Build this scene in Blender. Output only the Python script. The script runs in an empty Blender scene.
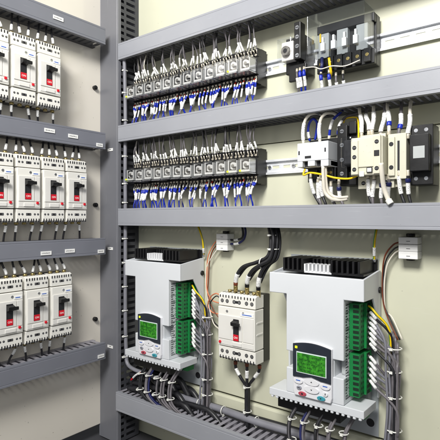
import bpy, math, random
from mathutils import Vector, Matrix
random.seed(7)
H = 1.2                      # camera height; every z below is measured from the camera's level
PY = 0.963                   # front of the back plate
PXL = -1.150                 # face of the left side plate
sc = bpy.context.scene
col = sc.collection

# ------------------------------------------------------------------ materials
def lin(c):
    return tuple(((v/255)/12.92 if v/255 <= .04045 else ((v/255+.055)/1.055)**2.4) for v in c) + (1,)
M = {}
def mat(name, rgb, rough=.45, metal=0.0, var=.06, vscale=30, bump=.02, bscale=300, coat=0, emit=0, spec=.5):
    m = bpy.data.materials.new(name); m.use_nodes = True; M[name] = m
    nt = m.node_tree; b = nt.nodes['Principled BSDF']
    c = lin(rgb)
    tc = nt.nodes.new('ShaderNodeTexCoord')
    n = nt.nodes.new('ShaderNodeTexNoise'); n.inputs['Scale'].default_value = vscale; n.inputs['Detail'].default_value = 5
    nt.links.new(tc.outputs['Object'], n.inputs['Vector'])
    mr = nt.nodes.new('ShaderNodeMapRange'); mr.inputs[1].default_value = .3; mr.inputs[2].default_value = .7
    mr.inputs[3].default_value = 1-var; mr.inputs[4].default_value = 1+var
    nt.links.new(n.outputs['Fac'], mr.inputs[0])
    mx = nt.nodes.new('ShaderNodeVectorMath'); mx.operation = 'SCALE'; mx.inputs[0].default_value = c[:3]
    nt.links.new(mr.outputs[0], mx.inputs['Scale'])
    nt.links.new(mx.outputs[0], b.inputs['Base Color'])
    r = nt.nodes.new('ShaderNodeMapRange'); r.inputs[1].default_value = .3; r.inputs[2].default_value = .7
    r.inputs[3].default_value = max(0, rough-.06); r.inputs[4].default_value = min(1, rough+.06)
    nt.links.new(n.outputs['Fac'], r.inputs[0]); nt.links.new(r.outputs[0], b.inputs['Roughness'])
    b.inputs['Metallic'].default_value = metal
    b.inputs['Specular IOR Level'].default_value = spec
    if coat: b.inputs['Coat Weight'].default_value = coat; b.inputs['Coat Roughness'].default_value = .12
    if bump:
        n2 = nt.nodes.new('ShaderNodeTexNoise'); n2.inputs['Scale'].default_value = bscale; n2.inputs['Detail'].default_value = 3
        nt.links.new(tc.outputs['Object'], n2.inputs['Vector'])
        bp = nt.nodes.new('ShaderNodeBump'); bp.inputs['Strength'].default_value = bump*5; bp.inputs['Distance'].default_value = .0006
        nt.links.new(n2.outputs['Fac'], bp.inputs['Height']); nt.links.new(bp.outputs[0], b.inputs['Normal'])
    if emit:
        nt.links.new(mx.outputs[0], b.inputs['Emission Color']); b.inputs['Emission Strength'].default_value = emit
    return m
mat('plate_paint', (208, 208, 186), .34, var=.05, vscale=5, bump=.03, bscale=900)
mat('side_paint', (226, 220, 208), .17, var=.03, vscale=3, bump=.02, bscale=14, spec=.7)
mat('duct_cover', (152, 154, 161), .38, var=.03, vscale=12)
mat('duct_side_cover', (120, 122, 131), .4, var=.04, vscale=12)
mat('duct_post_shaded', (112, 113, 119), .36, var=.05, vscale=9)  # duct cover plastic with the corner's shade put into its colour
mat('duct_trunk_shaded', (64, 65, 70), .5, var=.08)  # trunk plastic, shade of undersides and flanks put into the colour
mat('duct_trunk_lit', (150, 148, 156), .45, var=.06)  # lit copy of the trunk plastic, for slotted tops facing the light
mat('drive_white', (213, 216, 220), .36, var=.015, vscale=14, bump=.012)
mat('drive_grey', (176, 180, 180), .42, var=.04)
mat('flange_metal', (190, 196, 200), .32, metal=.35, var=.06)
mat('black_fin', (20, 20, 22), .36, var=.2)
mat('silver_fin', (225, 226, 228), .35, var=.03)
mat('black_plastic', (15, 15, 17), .42, var=.25)
mat('dark_cable', (34, 34, 38), .42, var=.25, vscale=80)
mat('grey_wire', (108, 104, 108), .4, var=.15, vscale=90)
mat('grey_tube', (128, 128, 136), .42, var=.1)
mat('pale_wire', (226, 220, 206), .4, var=.05)
mat('blue', (20, 44, 170), .38, var=.15)
mat('navy', (24, 30, 84), .4, var=.2)
mat('yellow', (238, 200, 20), .4, var=.06)
mat('green_wire', (30, 150, 50), .4)
mat('brown', (110, 52, 28), .45)
mat('orange_wire', (214, 132, 96), .45)
mat('red', (214, 18, 40), .4)
mat('red_orange', (205, 60, 40), .4)
mat('white', (240, 240, 238), .45, var=.02)
mat('tie_white', (232, 232, 226), .4)
mat('breaker_cream', (232, 230, 223), .4, var=.02)
mat('breaker_panel', (224, 222, 217), .45, var=.02)
mat('contactor_cream', (210, 207, 188), .42, var=.03)
mat('ferrule', (222, 214, 196), .3, metal=.5)
mat('brass', (176, 158, 104), .32, metal=.85)
mat('steel', (205, 207, 212), .28, metal=.9, var=.08, vscale=60)
mat('rail_zinc', (236, 238, 242), .3, metal=.35, var=.06, vscale=20)
mat('green_terminal', (22, 122, 62), .42, var=.08)
mat('green_dark', (8, 40, 22), .6)
mat('ink', (30, 30, 34), .6)
mat('screen_ink', (18, 70, 20), .4)
mat('blue_ink', (30, 90, 190), .5)
mat('teal_key', (60, 150, 165), .4)
mat('red_key', (176, 70, 84), .4)
mat('grey_key', (150, 152, 162), .4)
mat('keypad_dark', (38, 44, 54), .35, var=.08)
mat('keypad_white', (226, 226, 230), .35, var=.02)
mat('screen_frame', (205, 220, 216), .3)
mat('led_yellow', (225, 255, 30), .4, emit=1.2)
mat('led_green', (120, 235, 30), .4, emit=.8)
mat('coil', (160, 156, 150), .3, metal=.6, var=.25, vscale=200)
mat('relay_inner', (236, 232, 226), .4, var=.08, vscale=120)
mat('floor_dark', (60, 60, 64), .6)
mat('room_grey', (120, 120, 120), .6)
def wear(name, scale, thr, dark, scratch=.5):
    """dust specks, small chips and long fine scratches on a sheet or cover"""
    nt = M[name].node_tree; b = nt.nodes['Principled BSDF']; src = b.inputs['Base Color'].links[0].from_socket
    tc = nt.nodes.new('ShaderNodeTexCoord')
    v = nt.nodes.new('ShaderNodeTexNoise'); v.inputs['Scale'].default_value = scale; v.inputs['Detail'].default_value = 2; nt.links.new(tc.outputs['Object'], v.inputs['Vector'])
    r = nt.nodes.new('ShaderNodeMapRange'); r.inputs[1].default_value = thr; r.inputs[2].default_value = thr+.03; r.inputs[3].default_value = 0; r.inputs[4].default_value = dark; nt.links.new(v.outputs['Fac'], r.inputs[0])
    mp = nt.nodes.new('ShaderNodeMapping'); mp.inputs['Scale'].default_value = (5, 60, 160); mp.inputs['Rotation'].default_value = (0, .3, .1); nt.links.new(tc.outputs['Object'], mp.inputs['Vector'])
    w_ = nt.nodes.new('ShaderNodeTexNoise'); w_.inputs['Scale'].default_value = 3; w_.inputs['Detail'].default_value = 3; nt.links.new(mp.outputs[0], w_.inputs['Vector'])
    r2 = nt.nodes.new('ShaderNodeMapRange'); r2.inputs[1].default_value = .68; r2.inputs[2].default_value = .76; r2.inputs[3].default_value = 0; r2.inputs[4].default_value = scratch*.3; nt.links.new(w_.outputs['Fac'], r2.inputs[0])
    m1 = nt.nodes.new('ShaderNodeMix'); m1.data_type = 'RGBA'; nt.links.new(r.outputs[0], m1.inputs[0]); nt.links.new(src, m1.inputs[6]); m1.inputs[7].default_value = lin((70, 66, 60))
    m2 = nt.nodes.new('ShaderNodeMix'); m2.data_type = 'RGBA'; nt.links.new(r2.outputs[0], m2.inputs[0]); nt.links.new(m1.outputs[2], m2.inputs[6]); m2.inputs[7].default_value = lin((236, 236, 236))
    nt.links.new(m2.outputs[2], b.inputs['Base Color'])
wear('plate_paint', 160, .735, .5, .5); wear('side_paint', 150, .735, .45, .4)
wear('duct_cover', 300, .74, .3, .45); wear('duct_side_cover', 300, .74, .3, .4); wear('duct_post_shaded', 260, .74, .3, .4)
wear('drive_white', 400, .78, .2, .2); wear('breaker_cream', 400, .75, .3, .2); wear('contactor_cream', 300, .71, .45, .3)
# green backlit display: mottled liquid crystal
m = mat('screen_green', (62, 150, 22), .22, emit=.04); nt = m.node_tree; b = nt.nodes['Principled BSDF']
tc = nt.nodes.new('ShaderNodeTexCoord'); nz = nt.nodes.new('ShaderNodeTexNoise'); nz.inputs['Scale'].default_value = 130; nz.inputs['Detail'].default_value = 4
nt.links.new(tc.outputs['Object'], nz.inputs['Vector'])
cr = nt.nodes.new('ShaderNodeValToRGB'); cr.color_ramp.elements[0].position = .36; cr.color_ramp.elements[0].color = lin((30, 96, 26)); cr.color_ramp.elements[1].position = .62; cr.color_ramp.elements[1].color = lin((62, 150, 40))
nt.links.new(nz.outputs['Fac'], cr.inputs[0]); nt.links.new(cr.outputs[0], b.inputs['Base Color']); nt.links.new(cr.outputs[0], b.inputs['Emission Color'])
# printed marker sleeve: white with small dark characters
m = mat('marker', (238, 238, 236), .4, var=.02); nt = m.node_tree; b = nt.nodes['Principled BSDF']
tc = nt.nodes.new('ShaderNodeTexCoord'); nz = nt.nodes.new('ShaderNodeTexNoise'); nz.inputs['Scale'].default_value = 620; nz.inputs['Detail'].default_value = 1
nt.links.new(tc.outputs['Object'], nz.inputs['Vector'])
cr = nt.nodes.new('ShaderNodeValToRGB'); cr.color_ramp.elements[0].position = .625; cr.color_ramp.elements[0].color = lin((238, 238, 236)); cr.color_ramp.elements[1].position = .665; cr.color_ramp.elements[1].color = lin((84, 84, 92))
nt.links.new(nz.outputs['Fac'], cr.inputs[0]); nt.links.new(cr.outputs[0], b.inputs['Base Color'])
# clear polycarbonate
m = bpy.data.materials.new('clear_plastic'); m.use_nodes = True; M['clear_plastic'] = m; nt = m.node_tree; nt.nodes.clear()
o_ = nt.nodes.new('ShaderNodeOutputMaterial'); mx = nt.nodes.new('ShaderNodeMixShader'); tr = nt.nodes.new('ShaderNodeBsdfTransparent'); gl = nt.nodes.new('ShaderNodeBsdfGlossy')
fr = nt.nodes.new('ShaderNodeLayerWeight'); fr.inputs[0].default_value = .12; pw = nt.nodes.new('ShaderNodeMath'); pw.operation = 'MULTIPLY'; pw.inputs[1].default_value = .55; tr.inputs[0].default_value = (.93, .94, .95, 1); gl.inputs['Roughness'].default_value = .08
ad = nt.nodes.new('ShaderNodeMath'); ad.operation = 'ADD'; ad.inputs[1].default_value = .055
nt.links.new(fr.outputs['Facing'], pw.inputs[0]); nt.links.new(pw.outputs[0], ad.inputs[0]); nt.links.new(ad.outputs[0], mx.inputs[0]); nt.links.new(tr.outputs[0], mx.inputs[1]); nt.links.new(gl.outputs[0], mx.inputs[2]); nt.links.new(mx.outputs[0], o_.inputs[0])

# ------------------------------------------------------------------ mesh builder
def path_smooth(pts, n=6):
    pts = [Vector(p) for p in pts]
    if len(pts) < 3: return pts
    out = []
    P = [pts[0]*2-pts[1]] + pts + [pts[-1]*2-pts[-2]]
    for i in range(1, len(P)-2):
        a, b, c, d = P[i-1], P[i], P[i+1], P[i+2]
        for k in range(n):
            t = k/n
            out.append(.5*((2*b)+(c-a)*t+(2*a-5*b+4*c-d)*t*t+(3*b-a-3*c+d)*t**3))
    out.append(pts[-1])
    return out
def sub_path(path, s0, s1):
    L = [0]
    for a, b in zip(path, path[1:]): L.append(L[-1]+(b-a).length)
    T = L[-1]
    if s0 < 0: s0 += T
    if s1 <= 0: s1 += T
    s0 = max(0, min(T, s0)); s1 = max(0, min(T, s1))
    def pt(s):
        for i in range(len(path)-1):
            if s <= L[i+1] + 1e-9:
                f = (s-L[i])/max(1e-9, L[i+1]-L[i]); return path[i].lerp(path[i+1], f)
        return path[-1].copy()
    r = [pt(s0)] + [p for p, l in zip(path, L) if s0 < l < s1] + [pt(s1)]
    return r
class MB:
    def __init__(s): s.v = []; s.f = []; s.m = []; s.sm = []
    def face(s, idx, m, sm=False): s.f.append(idx); s.m.append(m); s.sm.append(sm)
    def box(s, x0, x1, y0, y1, z0, z1, m=0):
        b = len(s.v)
        for z in (z0, z1):
            for x, y in ((x0, y0), (x1, y0), (x1, y1), (x0, y1)): s.v.append((x, y, z))
        for q in ((0, 3, 2, 1), (4, 5, 6, 7), (0, 1, 5, 4), (1, 2, 6, 5), (2, 3, 7, 6), (3, 0, 4, 7)):
            s.face([b+i for i in q], m)
        return s
    def prism(s, poly, axis, a, b, m=0, sm=False):
        # poly: list of 2-D points; axis 'x': (y,z), 'y': (x,z), 'z': (x,y)
        n = len(poly); o = len(s.v)
        def w(p, t): return {'x': (t, p[0], p[1]), 'y': (p[0], t, p[1]), 'z': (p[0], p[1], t)}[axis]
        for t in (a, b):
            for p in poly: s.v.append(w(p, t))
        s.face([o+i for i in range(n)][::-1], m); s.face([o+n+i for i in range(n)], m)
        for i in range(n):
            j = (i+1) % n; s.face([o+i, o+j, o+n+j, o+n+i], m, sm)
        return s
    def cyl(s, c, r, h, axis='y', seg=16, m=0, r2=None):
        # from c along +axis by h
        r2 = r if r2 is None else r2; o = len(s.v)
        for k, rr in ((0, r), (h, r2)):
            for i in range(seg):
                a = 2*math.pi*i/seg; ca, sa = rr*math.cos(a), rr*math.sin(a)
                d = {'x': (k, ca, sa), 'y': (ca, k, sa), 'z': (ca, sa, k)}[axis]
                s.v.append((c[0]+d[0], c[1]+d[1], c[2]+d[2]))
        s.face([o+i for i in range(seg)], m); s.face([o+seg+i for i in range(seg)], m)
        for i in range(seg):
            j = (i+1) % seg; s.face([o+i, o+j, o+seg+j, o+seg+i], m, True)
        return s
    def tube(s, path, r, seg=8, m=0, m2=None):
        path = [Vector(p) for p in path]; o = len(s.v); n = len(path)
        t = (path[1]-path[0]).normalized(); up = Vector((0, 0, 1)) if abs(t.z) < .9 else Vector((1, 0, 0))
        nx = t.cross(up).normalized(); ny = t.cross(nx).normalized()
        for i, p in enumerate(path):
            t2 = (path[min(i+1, n-1)]-path[max(i-1, 0)]).normalized()
            nx = (nx - t2*nx.dot(t2)).normalized(); ny = t2.cross(nx)
            for k in range(seg):
                a = 2*math.pi*k/seg; q = p + (nx*math.cos(a)+ny*math.sin(a))*r; s.v.append(tuple(q))
        for i in range(n-1):
            for k in range(seg):
                j = (k+1) % seg
                s.face([o+i*seg+k, o+i*seg+j, o+(i+1)*seg+j, o+(i+1)*seg+k], m if (m2 is None or (k//2) % 2) else m2, True)
        s.face([o+k for k in range(seg)], m); s.face([o+(n-1)*seg+k for k in range(seg)], m)
        return s
    def build(s, name, mats, parent=None, loc=(0, 0, 0), bevel=0, seg=2):
        me = bpy.data.meshes.new(name)
        me.from_pydata([tuple(v) for v in s.v], [], s.f)
        if isinstance(mats, str): mats = [mats]
        for k in mats: me.materials.append(M[k])
        for p, mi, sm in zip(me.polygons, s.m, s.sm): p.material_index = mi; p.use_smooth = sm
        me.validate(); me.update()
        import bmesh
        bm = bmesh.new(); bm.from_mesh(me); bmesh.ops.recalc_face_normals(bm, faces=bm.faces[:]); bm.to_mesh(me); bm.free()
        ob = bpy.data.objects.new(name, me); col.objects.link(ob)
        if parent is not None: ob.parent = parent; ob.location = loc
        else: ob.location = (loc[0], loc[1], loc[2]+H)
        if bevel:
            bv = ob.modifiers.new('edge', 'BEVEL'); bv.width = bevel; bv.segments = seg; bv.limit_method = 'ANGLE'; bv.angle_limit = .6
        return ob
def tag(o, label=None, cat=None, group=None, kind=None):
    if label: o['label'] = label
    if cat: o['category'] = cat
    if group: o['group'] = group
    if kind: o['kind'] = kind
    return o
def thing(name, label, cat, loc, rz=0, group=None):
    o = bpy.data.objects.new(name, None); col.objects.link(o); o.empty_display_size = .02
    o.location = (loc[0], loc[1], loc[2]+H); o.rotation_euler = (0, 0, rz)
    return tag(o, label, cat, group)
def copy_tree(o, parent=None):
    c = o.copy(); col.objects.link(c); c.parent = parent
    for ch in list(o.children): copy_tree(ch, c)
    return c
def place(src, used, loc, label, rz=0, group=None):
    c = src if not used else copy_tree(src)
    c.location = (loc[0], loc[1], loc[2]+H); c.rotation_euler = (0, 0, rz); tag(c, label, group=group); return c
def text(body, size, m, parent, loc, rot=(math.pi/2, 0, 0), name='lettering', depth=.0002):
    cu = bpy.data.curves.new('t', 'FONT'); cu.body = body; cu.size = size; cu.extrude = depth; cu.align_x = 'CENTER'; cu.align_y = 'CENTER'
    t = bpy.data.objects.new('t', cu); col.objects.link(t)
    bpy.context.view_layer.update()
    me = bpy.data.meshes.new_from_object(t.evaluated_get(bpy.context.evaluated_depsgraph_get()))
    bpy.data.objects.remove(t); me.materials.clear(); me.materials.append(M[m])
    o = bpy.data.objects.new(name, me); col.objects.link(o); o.parent = parent; o.location = loc; o.rotation_euler = rot
    return o
ORD = ['first', 'second', 'third', 'fourth', 'fifth', 'sixth', 'seventh', 'eighth', 'ninth', 'tenth', 'eleventh', 'twelfth', 'thirteenth', 'fourteenth']

def wire(name, label, cat, pts, r, m, bands=(), group=None, seg=8, n=6, m2=None, core='conductor'):
    """pts in world (z from camera level); bands = (from, to, material, part name, radius)"""
    p0 = Vector(pts[0]); P = path_smooth([Vector(p)-p0 for p in pts], n)
    t = thing(name, label, cat, p0, 0, group)
    MB().tube(P, r, seg, 0, 1 if m2 else None).build(core, [m, m2] if m2 else [m], t)
    for s0, s1, bm, bn, br in bands:
        MB().tube(sub_path(P, s0, s1), br, max(seg, 8), 0).build(bn, bm, t)
    return t

# ------------------------------------------------------------------ cabinet
def cb(name, mt, x0, x1, y0, y1, z0, z1, bevel=.002):
    return tag(MB().box(0, x1-x0, 0, y1-y0, 0, z1-z0).build(name, mt, None, (x0, y0, z0), bevel=bevel), kind='structure')
cb('back_plate', 'plate_paint', -1.20, .16, PY, PY+.004, -.455, .1795)
cb('back_plate', 'plate_paint', -1.20, .16, PY, PY+.004, .1812, .80)
cb('back_wall', 'plate_paint', -1.22, .20, PY+.020, PY+.026, -.66, .83)
cb('plate_lip', 'plate_paint', -1.20, .16, PY-.006, PY+.010, -.500, -.4595, .005)
cb('side_plate', 'side_paint', PXL-.004, PXL, -.05, .905, -.62, .80)
cb('side_wall', 'duct_post_shaded', 0.15, .156, .10, PY-.001, -.62, .80)
cb('cabinet_floor', 'floor_dark', -1.25, .20, -.05, 1.02, -.67, -.66)
for (u_y, z) in ((.8595, .3866), (.8613, .0387), (.86, -.30)):
    k = MB(); k.cyl((0, 0, 0), .0065, .010, 'x', 16); k.cyl((.0095, 0, 0), .0045, .0035, 'x', 6)
    tag(k.build('bolt_cap', 'black_plastic', None, (PXL, u_y, z), bevel=.001), {.3866: 'black round bolt cap high on the cream side plate by the corner', .0387: 'black round bolt cap on the side plate just above the middle side duct', -.30: 'black round bolt cap low on the cream side plate by the corner'}[z], 'bolt', 'bolt caps on the side plate')

# ------------------------------------------------------------------ slotted cable ducts
def duct(name, label, loc, L, h, d, rot=(0, 0, 0), cover='duct_cover', trunk='duct_trunk_shaded', pitch=.015, slot=.0065, group='slotted cable ducts', with_cover=True, ladder=False):
    t = thing(name, label, 'cable duct', loc, 0, group); t.rotation_euler = rot
    k = MB(); k.box(0, L, -.0015, -.0002, -h/2+.002, h/2-.002)
    for sgn in (-1, 1):
        z0, z1 = (sgn*h/2-.0015*(sgn > 0), sgn*h/2+.0015*(sgn < 0))
        k.box(0, L, -.014, -.0002, z0, z1)
        n = int(L/pitch)
        x = 0
        for i in range(n+1):
            x = i*pitch; x1 = min(L, x+pitch-slot)
            if x1 > x: k.box(x, x1, -d+.0005, -.0138, z0+.0002, z1-.0002)
        if ladder:
            k.box(0, L, -d*.70, -d*.60, z0+.0001, z1-.0001)
            k.box(0, L, -d+.0008, -d*.93, z0+.0001, z1-.0001)
    k.build('trunk', trunk, t)
    if with_cover:
        c = MB(); c.prism([(-d, -h/2-.0015), (-d, -h/2+.0035), (-d+.0006, -h/2+.0037), (-d+.0006, -h/2+.0047), (-d, -h/2+.0049), (-d, h/2-.0049), (-d+.0006, h/2-.0047), (-d+.0006, h/2-.0037), (-d, h/2-.0035), (-d, h/2+.0015), (-d+.011, h/2+.0015), (-d+.011, h/2+.0003), (-d+.0025, h/2+.0003), (-d+.0025, -h/2-.0003), (-d+.011, -h/2-.0003), (-d+.011, -h/2-.0015)], 'x', 0, L)
        c.build('cover', cover, t, bevel=.0004, seg=1)
    return t
DX = -1.068
duct('cable_duct', 'grey cable duct running above the upper row of clear relays', (DX, PY, .4825), 1.20, .044, .081)
duct('cable_duct', 'grey cable duct between the upper and lower rows of clear relays', (DX, PY, .2445), 1.20, .044, .081)
duct('cable_duct', 'grey cable duct between the lower relay row and the two white drives', (DX, PY, .003), 1.20, .046, .081)
duct('cable_duct', 'grey cable duct with open slots under the bundled cables at the bottom', (DX, PY-.008, -.529), 1.20, .05, .081, trunk='duct_trunk_lit', pitch=.019, slot=.009)
vd = duct('cable_duct', 'tall vertical shaded grey cable duct in the corner beside the cream side plate', (-1.111, PY, -.655), 1.47, .084, .081, rot=(0, -math.pi/2, 0), cover='duct_post_shaded', trunk='duct_trunk_shaded', pitch=.0185, slot=.0085, ladder=True)
def label_strip(parent, x, z, w=.030, h=.010, y=-.0625, rows=1):
    k = MB(); k.box(x-w/2, x+w/2, y-.0006, y+.0006, z-h/2, z+h/2, 0)
    xx = x-w/2+.003
    while xx < x+w/2-.004:
        ww = random.uniform(.0006, .0016); k.box(xx, xx+ww, y-.0008, y-.0004, z-.0012+random.uniform(-.0004, .0004), z+.0010+random.uniform(-.0003, .0005), 1); xx += ww+random.uniform(.0007, .0016)
    return k.build('label_strip', ['white', 'ink'], parent)
# side ducts: local x runs into the cabinet (world +Y), they face +X
sdl = ['dark grey cable duct on the left side plate, highest of the four', 'dark grey side duct with two white labels, above the middle row of side breakers',
       'dark grey cable duct between the two lower rows of side breakers', 'dark grey cable duct at lower left showing its slotted top']
for i, z in enumerate((.5235, .2215, -.081, -.382)):
    t = duct('cable_duct', sdl[i], (PXL, .40, z), .454, .044, .061, rot=(0, 0, math.pi/2), cover='duct_side_cover', trunk='duct_trunk_lit' if i == 3 else 'duct_trunk_shaded', pitch=.019, slot=.008, group='cable ducts on the side plate')
    for lx, lz in {0: ((.3, 0),), 1: ((.275, .004), (.345, -.001), (.432, -.014)), 2: ((.265, -.009), (.335, -.007), (.437, -.014)), 3: ((.437, -.012),)}[i]:
        label_strip(t, lx, lz, .030 if lx < .4 else .022)
# small tags stuck on the vertical duct beside each side duct end
for zz in (.197, -.094, -.383):
    k = MB(); k.box(.0, .0080, -.0010, .0, -.013, .011, 0); k.box(.004, .0055, -.0012, -.0004, -.006, .003, 1)
    o = k.build('label_strip', ['white', 'ink'], vd, loc=(zz+.655, -.0815, -.008))
# ------------------------------------------------------------------ mounting rails
def rail(label, z, x0, x1):
    t = thing('mounting_rail', label, 'rail', (x0, PY, z), 0, 'slotted metal mounting rails'); L = x1-x0; k = MB()
    for s in (-1, 1):
        a, b = sorted((s*.0135, s*.0178)); k.box(0, L, -.0086, -.0074, a, b)
        a, b = sorted((s*.0124, s*.0136)); k.box(0, L, -.0086, -.0012, a, b)
    k.box(0, L, -.0013, -.0003, .0032, .0126); k.box(0, L, -.0013, -.0003, -.0126, -.0032)
    x = 0
    while x < L-.03:
        k.box(x, x+.012, -.0012, -.0004, -.0033, .0033); x += .030
    k.build('rail_body', 'rail_zinc', t, bevel=.0004)
    for sx in (.455, .52):
        s_ = MB(); s_.cyl((sx, -.004, 0), .0045, .003, 'y', 14); s_.box(sx-.003, sx+.003, -.0042, -.0038, -.0006, .0006, 1); s_.build('screw', ['steel', 'ink'], t)
UZ, LZ = .3600, .1220
rail('metal rail carrying the upper row of clear relays', UZ, -1.055, .14)
rail('metal rail carrying the lower row of clear relays and the contactors', LZ, -1.055, .14)

# ------------------------------------------------------------------ clear plug-in relays
def make_relay():
    t = thing('relay', 'x', 'relay', (0, 0, 0))
    k = MB()
    k.prism([(-.006, -.043), (-.030, -.043), (-.033, -.036), (-.033, -.031), (-.041, -.031), (-.041, -.0205), (-.047, -.0195), (-.047, .0195), (-.041, .0205), (-.041, .031), (-.033, .031), (-.033, .036), (-.030, .043), (-.006, .043)], 'x', -.0172, .0172)
    for s in (-1, 1):
        for i in range(4):      # partitions between the terminals
            x = -.0165+.011*i; a, b = sorted((s*.0225, s*.0415)); k.box(x-.0012, x+.0012, -.0455, -.030, a, b)
    k.build('socket', 'black_plastic', t, bevel=.0006, seg=1)
    for s in (-1, 1):
        for i in range(3):
            m = MB(); m.cyl((-.011+.011*i, -.0445, s*.026), .0028, .004, 'y', 8); m.box(-.0115+.011*i, -.0105+.011*i, -.0449, -.0440, s*.026-.0026, s*.026+.0026, 1)
            m.build('terminal_screw', ['ferrule', 'ink'], t)
    k = MB(); k.box(-.0134, .0134, -.073, -.047, -.0150, -.0095, 0); k.box(-.0134, -.0105, -.073, -.047, -.0094, .0148, 0); k.box(.0105, .0134, -.072, -.047, -.0094, .0140, 0); k.box(-.0104, .0104, -.056, -.048, -.0094, .0140, 1); k.box(-.0100, -.002, -.068, -.0565, .0085, .0135, 2); k.box(.0055, .0085, -.071, -.0565, -.0090, .0030, 2)
    k.build('relay_frame', ['relay_inner', 'black_plastic', 'steel'], t, bevel=.0005, seg=1)
    k = MB(); k.cyl((0.001, -.0725, .0010), .0090, .014, 'y', 20, 0); k.cyl((0.001, -.0735, .0010), .0042, .002, 'y', 16, 1); k.box(-.009, -.006, -.073, -.060, -.0095, .0115, 2); k.box(.002, .0102, -.0745, -.060, -.0045, -.0010, 2); k.box(.0035, .0095, -.0740, -.060, -.0095, -.0065, 1); k.box(-.006, .006, -.072, -.060, .0105, .0125, 2)
    k.build('coil', ['relay_inner', 'coil', 'ink'], t)
    k = MB(); y0, y1, x, z = -.078, -.0473, .0150, .0168; w = .0009
    k.box(-x, x, y0, y0+w, -z, z); k.box(-x, -x+w, y0+w, y1, -z, z); k.box(x-w, x, y0+w, y1, -z, z); k.box(-x+w, x-w, y0+w, y1, z-w, z); k.box(-x+w, x-w, y0+w, y1, -z, -z+w)
    k.build('clear_cover', 'clear_plastic', t, bevel=.0012)
    k = MB(); k.box(-.0155, .0155, -.0790, -.0480, -.0195, -.0178)
    k.build('retaining_clip', 'steel', t, bevel=.0005, seg=1)
    return t
R0 = make_relay(); used = False
RX = [-1.0247+.03645*i for i in range(12)]
for row, z, rn in ((0, UZ, 'upper'), (1, LZ, 'lower')):
    for i, x in enumerate(RX):
        r_ = place(R0, used, (x+random.uniform(-.0006, .0006), PY, z+random.uniform(-.0012, .0012)), f'clear capped relay on a black socket, {ORD[i]} from the left in the {rn} relay row', group='clear relays in two rows'); used = True
        lamps = globals().setdefault('lamps', []); lamps += [r_] if (i == 0 or (row == 1 and i in (10, 11)) or (row == 0 and i == 10)) else []
for r_ in lamps: MB().cyl((-.010, -.0795, -.0125), .0022, .002, 'y', 10).build('indicator_lamp', 'led_yellow', r_)
# relay wires
def J(a): return random.uniform(-a, a)
for z, rn, top, bot in ((UZ, 'upper', .4605, .270), (LZ, 'lower', .2225, .028)):
    for i, x in enumerate(RX):
        nu = 4 if i not in (3, 6) else 3
        for k in range(nu):
            xx = x-.011+.011*(k if nu == 3 else k*.75); xe = xx*.45+(x+.002)*.55+J(.005)
            pts = [(xx, PY-.042, z+.030), (xx+J(.001), PY-.046, z+.042), (xe+J(.003), PY-.050+J(.01), (z+.03+top)/2+.006), (xe+J(.003), PY-.052+J(.012), top+.012), (xe, PY-.045, top+.030)]
            L0 = .013+J(.003)
            wm = random.choice(['grey_wire', 'dark_cable', 'grey_wire', 'pale_wire' if i < 3 else 'grey_wire'])
            wire('wire', f'thin grey wire with a white marker rising from the {ORD[i]} relay of the {rn} row', 'wire', pts, .0015, wm,
                 [(.0, .008, 'ferrule', 'ferrule', .0019), (L0, L0+.019+J(.005), 'marker', 'marker_sleeve', .0024)], 'thin wires above the relays', seg=6, n=4)
        nd = [4, 5, 4, 4, 4, 3, 4, 5, 4, 4, 4, 5][i] if rn == 'lower' else [4, 5, 4, 4, 5, 4, 4, 3, 4, 4, 4, 5][i]
        for k in range(nd):
            xx = x-.0125+.025*k/(nd-1); xe = x-.006+.012*k/(nd-1)+J(.005)-.002
            pts = [(xx, PY-.042, z-.029), (xx, PY-.047, z-.038), (xe, PY-.050+J(.006), z-.064), (xe+J(.004), PY-.050+J(.01), bot+.004), (xe+J(.004), PY-.045, bot-.018)]
            L0 = .0125+J(.0035); b = L0+.010+J(.003)
            bl = random.random() < .86
            wire('wire', f'wire with blue and white marker sleeves below the {ORD[i]} relay of the {rn} row' if bl else f'wire with a plain white marker sleeve below the {ORD[i]} relay of the {rn} row', 'wire', pts, .0016, 'blue' if bl else 'grey_wire',
                 [(.0, .007, 'red_orange' if random.random() < .25 else 'ferrule', 'ferrule', .0018), (.007, L0, 'tie_white', 'insulator', .0024)] +
                 ([(L0, b, 'blue', 'blue_sleeve', .0027)] if bl else []) + [(b, b+.021, 'marker', 'marker_sleeve', .0025)], 'marked wires below the relays', seg=6, n=4)

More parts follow.
